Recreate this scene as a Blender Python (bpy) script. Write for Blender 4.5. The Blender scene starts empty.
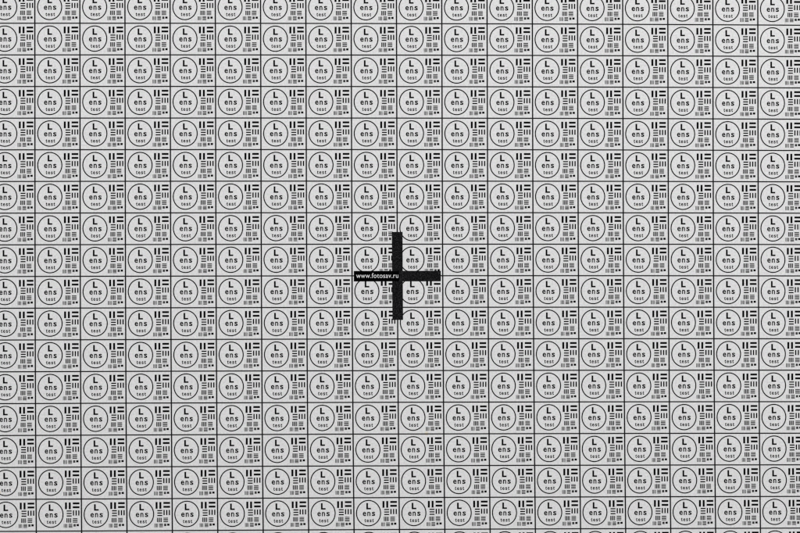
import bpy, math, random
from mathutils import Matrix, Vector

S = bpy.context.scene
COL = S.collection
random.seed(4)

U = 0.04 / 45.2              # metres on the chart for one unit of the print design
CW = 0.04                    # cell width
CH = 0.027927461             # cell height
Z0 = 0.33                    # height of the chart's centre crossing above the foot of the sheet

# ------------------------------------------------------------------ camera
def rot(a, b, c):
    return Matrix.Rotation(b, 3, 'Z') @ Matrix.Rotation(a, 3, 'X') @ Matrix.Rotation(c, 3, 'Y')
R = rot(0.0056501924, -0.0091699293, 0.0019677332)
right, fwd, up = R.col[0], R.col[1], R.col[2]
cam = bpy.data.cameras.new('camera')
cam.lens = 50; cam.sensor_width = 36; cam.sensor_fit = 'HORIZONTAL'
cam.clip_start = 0.01; cam.clip_end = 100
co = bpy.data.objects.new('camera', cam); COL.objects.link(co)
M = Matrix((right, up, -fwd)).transposed().to_4x4()
M.translation = Vector((-0.007098015, -0.982616435, 0.002977291 + Z0))
co.matrix_world = M
S.camera = co

# ------------------------------------------------------------------ world and lamps
W = bpy.data.worlds.new('World'); S.world = W; W.use_nodes = True
bg = W.node_tree.nodes['Background']
bg.inputs['Color'].default_value = (1.0, 0.995, 0.985, 1)
bg.inputs['Strength'].default_value = 0.36

def softbox(name, loc, target, size, power, color):
    L = bpy.data.lights.new(name, 'AREA'); L.shape = 'SQUARE'; L.size = size
    L.energy = power; L.color = color
    o = bpy.data.objects.new(name, L); COL.objects.link(o)
    o.location = loc
    o.rotation_euler = (Vector(target) - Vector(loc)).to_track_quat('-Z', 'Y').to_euler()
# two copying lamps either side of the camera
softbox('softbox_lamp', (-1.35, -1.70, Z0 + 0.85), (-0.02, 0, Z0), 0.7, 16.5, (1.0, 0.997, 0.99))
softbox('softbox_lamp', (1.35, -1.65, Z0 + 0.95), (0.04, 0, Z0), 0.7, 24.5, (1.0, 0.995, 0.985))

S.view_settings.view_transform = 'Standard'
S.view_settings.look = 'None'
S.view_settings.exposure = 0.0
S.view_settings.gamma = 1.0
S.cycles.use_denoising = False
S.cycles.use_adaptive_sampling = False
S.cycles.max_bounces = 3
S.cycles.filter_width = 1.3

# ------------------------------------------------------------------ materials
def new_mat(name):
    m = bpy.data.materials.new(name); m.use_nodes = True
    nt = m.node_tree; p = nt.nodes['Principled BSDF']
    return m, nt, p

def noise(nt, vec, scale, detail, rough=0.5):
    n = nt.nodes.new('ShaderNodeTexNoise'); n.inputs['Scale'].default_value = scale
    n.inputs['Detail'].default_value = detail; n.inputs['Roughness'].default_value = rough
    nt.links.new(vec, n.inputs['Vector']); return n.outputs['Fac']

def remap(nt, fac, a, b, c, d):
    n = nt.nodes.new('ShaderNodeMapRange')
    n.inputs[1].default_value = a; n.inputs[2].default_value = b
    n.inputs[3].default_value = c; n.inputs[4].default_value = d
    nt.links.new(fac, n.inputs[0]); return n.outputs[0]

def math_node(nt, op, a, b):
    n = nt.nodes.new('ShaderNodeMath'); n.operation = op
    for i, v in enumerate((a, b)):
        if isinstance(v, (int, float)): n.inputs[i].default_value = v
        else: nt.links.new(v, n.inputs[i])
    return n.outputs[0]

def paper_material():
    m, nt, p = new_mat('uncoated_paper')
    g = nt.nodes.new('ShaderNodeNewGeometry').outputs['Position']
    grain = remap(nt, noise(nt, g, 640, 2, 0.65), 0.28, 0.72, 0.87, 1.13)      # fibre mottling
    tn = nt.nodes.new('ShaderNodeTexNoise'); tn.inputs['Scale'].default_value = 560; tn.inputs['Detail'].default_value = 1
    nt.links.new(g, tn.inputs['Vector'])
    tint = nt.nodes.new('ShaderNodeMix'); tint.data_type = 'RGBA'; tint.inputs[0].default_value = 0.10
    tint.inputs[6].default_value = (0.785, 0.788, 0.797, 1); nt.links.new(tn.outputs['Color'], tint.inputs[7])
    cloud = remap(nt, noise(nt, g, 60, 3, 0.5), 0.3, 0.7, 0.985, 1.015)      # uneven pulp
    f = math_node(nt, 'MULTIPLY', grain, cloud)
    v = nt.nodes.new('ShaderNodeVectorMath'); v.operation = 'SCALE'
    col = tint.outputs[2]
    for sx, sz, rad in ((0.0250, Z0 - 0.1390, 0.0022), (-0.3515, Z0 - 0.1895, 0.0021), (0.2120, Z0 + 0.0615, 0.0009), (-0.1630, Z0 - 0.0840, 0.0008)):   # small yellowed spots
        d = nt.nodes.new('ShaderNodeVectorMath'); d.operation = 'DISTANCE'
        nt.links.new(g, d.inputs[0]); d.inputs[1].default_value = (sx, 0, sz)
        k = nt.nodes.new('ShaderNodeMix'); k.data_type = 'RGBA'
        nt.links.new(remap(nt, d.outputs['Value'], rad, rad * 0.4, 0.0, 0.55), k.inputs[0])
        nt.links.new(col, k.inputs[6]); k.inputs[7].default_value = (0.72, 0.60, 0.36, 1)
        col = k.outputs[2]
    nt.links.new(col, v.inputs[0]); nt.links.new(f, v.inputs['Scale'])
    nt.links.new(v.outputs[0], p.inputs['Base Color'])
    p.inputs['Roughness'].default_value = 0.85
    p.inputs['Specular IOR Level'].default_value = 0.2
    b = nt.nodes.new('ShaderNodeBump'); b.inputs['Strength'].default_value = 0.12
    b.inputs['Distance'].default_value = 0.0002
    nt.links.new(noise(nt, g, 700, 3, 0.6), b.inputs['Height'])
    nt.links.new(b.outputs[0], p.inputs['Normal'])
    return m

def ink_material(name, lo, hi, speck_at, speck_value):
    m, nt, p = new_mat(name)
    g = nt.nodes.new('ShaderNodeNewGeometry').outputs['Position']
    base = remap(nt, noise(nt, g, 800, 2, 0.6), 0.3, 0.7, lo, hi)
    speck = remap(nt, noise(nt, g, 1150, 1, 0.5), speck_at, speck_at + 0.12, 0.0, speck_value)
    f = math_node(nt, 'ADD', base, speck)
    c = nt.nodes.new('ShaderNodeCombineColor')
    nt.links.new(f, c.inputs[0]); nt.links.new(f, c.inputs[1])
    nt.links.new(math_node(nt, 'MULTIPLY', f, 1.08), c.inputs[2])
    nt.links.new(c.outputs[0], p.inputs['Base Color'])
    p.inputs['Roughness'].default_value = 0.8
    p.inputs['Specular IOR Level'].default_value = 0.0
    return m

PAPER = paper_material()
INK = ink_material('printing_ink', 0.001, 0.006, 0.72, 0.02)
THIN_INK = ink_material('fine_line_ink', 0.004, 0.020, 0.66, 0.04)
CROSS_INK = ink_material('worn_solid_ink', 0.002, 0.013, 0.55, 0.025)
STRIP_INK = ink_material('dense_solid_ink', 0.0006, 0.002, 0.80, 0.004)
WHITE = PAPER

# ------------------------------------------------------------------ mesh helpers
# design coordinates: x to the right, y DOWN, in print units; depth = metres in front of the sheet
class Shape:
    def __init__(s): s.v = []; s.f = []; s.m = []
    def poly(s, pts, depth, mat=0):
        k = len(s.v)
        s.v += [(x * U, -depth, -y * U) for x, y in pts]
        s.f.append(tuple(range(k, k + len(pts)))); s.m.append(mat)
    def rect(s, x0, y0, x1, y1, depth, mat=0):
        s.poly([(x0, y1), (x1, y1), (x1, y0), (x0, y0)], depth, mat)
    def ring(s, cx, cy, rx, ry, w, depth, mat=0, n=64):
        k = len(s.v)
        for i in range(n):
            a = 2 * math.pi * i / n
            for e in (-w / 2, w / 2):
                s.v.append(((cx + (rx + e) * math.cos(a)) * U, -depth, -(cy + (ry + e) * math.sin(a)) * U))
        for i in range(n):
            j = (i + 1) % n
            s.f.append((k + 2 * i, k + 2 * i + 1, k + 2 * j + 1, k + 2 * j)); s.m.append(mat)
    def glyphs(s, text, x0, y0, x1, y1, depth, mat=0, bold=0.0):
        """the outline of `text`, fitted to the box (y0 top, y1 bottom)"""
        v, f = glyph_mesh(text, bold)
        ax, bx = min(p[0] for p in v), max(p[0] for p in v)
        ay, by = min(p[1] for p in v), max(p[1] for p in v)
        k = len(s.v)
        for p in v:
            X = x0 + (p[0] - ax) / (bx - ax) * (x1 - x0)
            Y = y1 - (p[1] - ay) / (by - ay) * (y1 - y0)
            s.v.append((X * U, -depth, -Y * U))
        for q in f: s.f.append(tuple(k + i for i in q)); s.m.append(mat)
    def add(s, other, dx, dz, rotation=0.0, mat=None):
        k = len(s.v); ca, sa = math.cos(rotation), math.sin(rotation)
        s.v += [(dx + x * ca - z * sa, y, dz + x * sa + z * ca) for x, y, z in other.v]
        s.f += [tuple(k + i for i in q) for q in other.f]
        s.m += other.m if mat is None else [mat] * len(other.f)
    def mesh(s, name, mats):
        me = bpy.data.meshes.new(name)
        me.from_pydata(s.v, [], s.f)
        for m in mats: me.materials.append(m)
        me.polygons.foreach_set('material_index', s.m)
        me.update(); return me

_cache = {}
def glyph_mesh(text, bold, spacing=1.07):
    key = (text, bold)
    if key not in _cache:
        cu = bpy.data.curves.new('glyph', 'FONT'); cu.body = text; cu.offset = bold; cu.space_character = spacing
        cu.resolution_u = 4; cu.fill_mode = 'FRONT'
        o = bpy.data.objects.new('glyph', cu); COL.objects.link(o)
        dg = bpy.context.evaluated_depsgraph_get(); dg.update()
        me = bpy.data.meshes.new_from_object(o.evaluated_get(dg))
        _cache[key] = ([tuple(v.co) for v in me.vertices], [tuple(p.vertices) for p in me.polygons])
        bpy.data.objects.remove(o); bpy.data.curves.remove(cu); bpy.data.meshes.remove(me)
    return _cache[key]

def put(name, me, parent, loc=(0, 0, 0), rotation=0.0):
    o = bpy.data.objects.new(name, me); COL.objects.link(o); o.parent = parent
    o.location = loc; o.rotation_euler = (0, -rotation, 0)
    return o

# the print is very slightly stretched over the sheet: where grid crossing (c, r) really falls
KX = (-0.01091, 0.01641, 0.01388, 0.01047, -0.00397, 0.01019, -0.00933, 0.00223, -0.02072, 0.00423)
KY = (-0.01222, 0.01242, -0.00697, 0.01278, -0.01316, 0.01052, -0.00426, -0.0003, 0.00158, 0.00993)
def crossing(c, r):
    u = max(-1.2, min(1.2, (c - 8) / 8)); v = max(-1.2, min(1.2, (r - 7.5) / 7.5))
    t = (1, u, v, u * u, u * v, v * v, u * u * v, u * v * v, u ** 3, v ** 3)
    dx = sum(a * b for a, b in zip(KX, t)); dy = sum(a * b for a, b in zip(KY, t))
    return (c - 8) * CW + dx * CW, Z0 - (r - 8) * CH - dy * CH

# print layers, metres in front of the paper's face
D_TILE, D_LINE, D_LINE2, D_INK, D_CROSS, D_STRIP, D_TEXT = 4e-5, 8e-5, 1.1e-4, 1.1e-4, 1.8e-4, 2.3e-4, 2.8e-4

# ------------------------------------------------------------------ the chart
chart = bpy.data.objects.new('lens_test_chart', None); COL.objects.link(chart)
chart.location = (0, 0, 0)
chart['label'] = 'white paper lens test chart printed with small circle cells and a black cross'
chart['category'] = 'test chart'

C0, C1, R0, R1 = -4, 20, -3, 19         # grid lines reach past the frame on every side

# the sheet itself, 0.4 mm thick with a small margin
xa, za = crossing(C0, R0); xb, zb = crossing(C1, R1)
mg = 0.009
x0, x1, z1, z0 = xa - mg, xb + mg, za + mg, 0.0
T = 0.0004
v = [(x, y, z) for y in (0, T) for x, z in ((x0, z0), (x1, z0), (x1, z1), (x0, z1))]
f = [(0, 1, 2, 3), (7, 6, 5, 4), (0, 4, 5, 1), (1, 5, 6, 2), (2, 6, 7, 3), (3, 7, 4, 0)]
me = bpy.data.meshes.new('paper_sheet'); me.from_pydata(v, [], f); me.materials.append(PAPER)
put('paper_sheet', me, chart)

# grid lines: strips through the crossings
def strip(pts, width, depth, vertical):
    k = len(gl.v)
    for x, z in pts:
        w = width * U / 2
        for e in (-w, w):
            gl.v.append((x + e, -depth, z) if vertical else (x, -depth, z + e))
    for i in range(len(pts) - 1):
        a = k + 2 * i
        gl.f.append((a, a + 1, a + 3, a + 2)); gl.m.append(0)
gl = Shape()
for r in range(R0, R1 + 1):
    strip([crossing(c, r) for c in range(C0, C1 + 1)], 1.18, D_LINE, False)
for c in range(C0, C1 + 1):
    strip([crossing(c, r) for r in range(R0, R1 + 1)], 1.30, D_LINE2, True)
put('grid_lines', gl.mesh('grid_lines', [THIN_INK]), chart)

# one cell, origin at its top left crossing
PW, PH = 45.2, CH / U
tile = Shape(); tile.rect(0.2, 0.2, PW - 0.2, PH - 0.2, D_TILE)

ring = Shape(); ring.ring(14.75, 15.35, 12.0, 12.65, 1.04, D_INK)

text = Shape()
text.poly([(12.6, 5.25), (12.6, 11.6), (17.2, 11.6), (17.2, 10.15), (14.25, 10.15), (14.25, 5.25)], D_INK)
for ch, a, b in (('e', 9.1, 12.35), ('n', 13.65, 16.55), ('s', 18.15, 21.3)):
    text.glyphs(ch, a - 0.1, 14.05, b + 0.1, 18.25, D_INK, bold=0.022)
for ch, a, b, t in (('t', 10.75, 12.2, 20.85), ('e', 12.95, 15.0, 21.65), ('s', 15.85, 17.75, 21.65), ('t', 18.45, 19.95, 20.85)):
    text.glyphs(ch, a - 0.05, t, b + 0.05, 24.45, D_INK, bold=0.034 if ch == 't' else 0.022)

bars = Shape()
for a in (29.7, 33.45): bars.rect(a - 0.98, 3.35, a + 0.98, 10.05, D_INK)
for a in (4.3, 8.15): bars.rect(36.45, a - 0.95, 43.1, a + 0.95, D_INK)
for a in (11.85, 14.3, 16.75): bars.rect(30.4, a - 0.58, 35.3, a + 0.58, D_INK)
for a in (37.15, 39.8, 42.45): bars.rect(a - 0.62, 11.25, a + 0.62, 16.4, D_INK)
def patch(x0, y0, x1, y1, n, duty, vertical):
    for i in range(n):
        L = (x1 - x0) if vertical else (y1 - y0)
        w = L / (n - 1 + duty) * duty; p = (L - w) / (n - 1) * i
        if vertical: bars.rect(x0 + p, y0, x0 + p + w, y1, D_INK)
        else: bars.rect(x0, y0 + p, x1, y0 + p + w, D_INK)
patch(30.1, 19.0, 34.9, 23.4, 4, 0.64, True)
patch(36.5, 19.0, 41.1, 23.4, 4, 0.62, False)
patch(27.5, 24.7, 31.0, 28.5, 4, 0.54, True)
patch(32.3, 24.7, 36.0, 28.4, 4, 0.66, False)
patch(37.2, 24.9, 39.3, 27.3, 3, 0.86, True)
patch(40.2, 24.9, 42.5, 26.95, 4, 0.97, False)

tile_me = tile.mesh('test_cell', [PAPER])
ring_me = ring.mesh('ring', [INK])
text_me = text.mesh('lettering', [INK])
bars_me = bars.mesh('line_pattern', [INK])

cells = [(c, r) for r in range(R0, R1) for c in range(C0, C1)]
cells.sort(key=lambda k: max(abs(k[0] + 0.5 - 8) , abs(k[1] + 0.5 - 8)) + 1e-3 * (k[1] * 40 + k[0]) / 900)
for i, (c, r) in enumerate(cells[:100]):
    x, z = crossing(c, r); xr, zr = crossing(c + 1, r)
    a = math.atan2(zr - z, xr - x)
    t = put('test_cell', tile_me, chart, (x, 0, z), a)
    put('ring', ring_me, t); put('lettering', text_me, t); put('line_pattern', bars_me, t)

rest = Shape()
for c, r in cells[100:]:
    x, z = crossing(c, r); xr, zr = crossing(c + 1, r)
    a = math.atan2(zr - z, xr - x)
    rest.add(tile, x, z, a, 0)
    for s in (ring, text, bars): rest.add(s, x, z, a, 1)
o = put('surrounding_cells', rest.mesh('surrounding_cells', [PAPER, INK]), chart)
o['kind'] = 'stuff'

# the black registration cross over the middle crossing
cx, cz = crossing(8, 8)
cr = Shape()
cr.poly([(-43.5, -4.85), (-43.5, 5.6), (-5.2, 5.6), (-5.0, 44.1), (5.55, 44.1), (5.35, 5.6),
         (43.4, 5.6), (43.4, -4.85), (5.3, -4.85), (5.2, -43.8), (-5.45, -43.8), (-5.3, -4.85)], D_CROSS)
cross = put('centre_cross', cr.mesh('centre_cross', [CROSS_INK]), chart, (cx, 0, cz))
st = Shape(); st.rect(-43.3, -4.6, 1.6, 5.35, D_STRIP)
put('name_strip', st.mesh('name_strip', [STRIP_INK]), cross)
wt = Shape(); wt.glyphs('www.fotosav.ru', -41.2, -2.75, 0.85, 2.2, D_TEXT, bold=0.0)
put('web_address', wt.mesh('web_address', [WHITE]), cross)
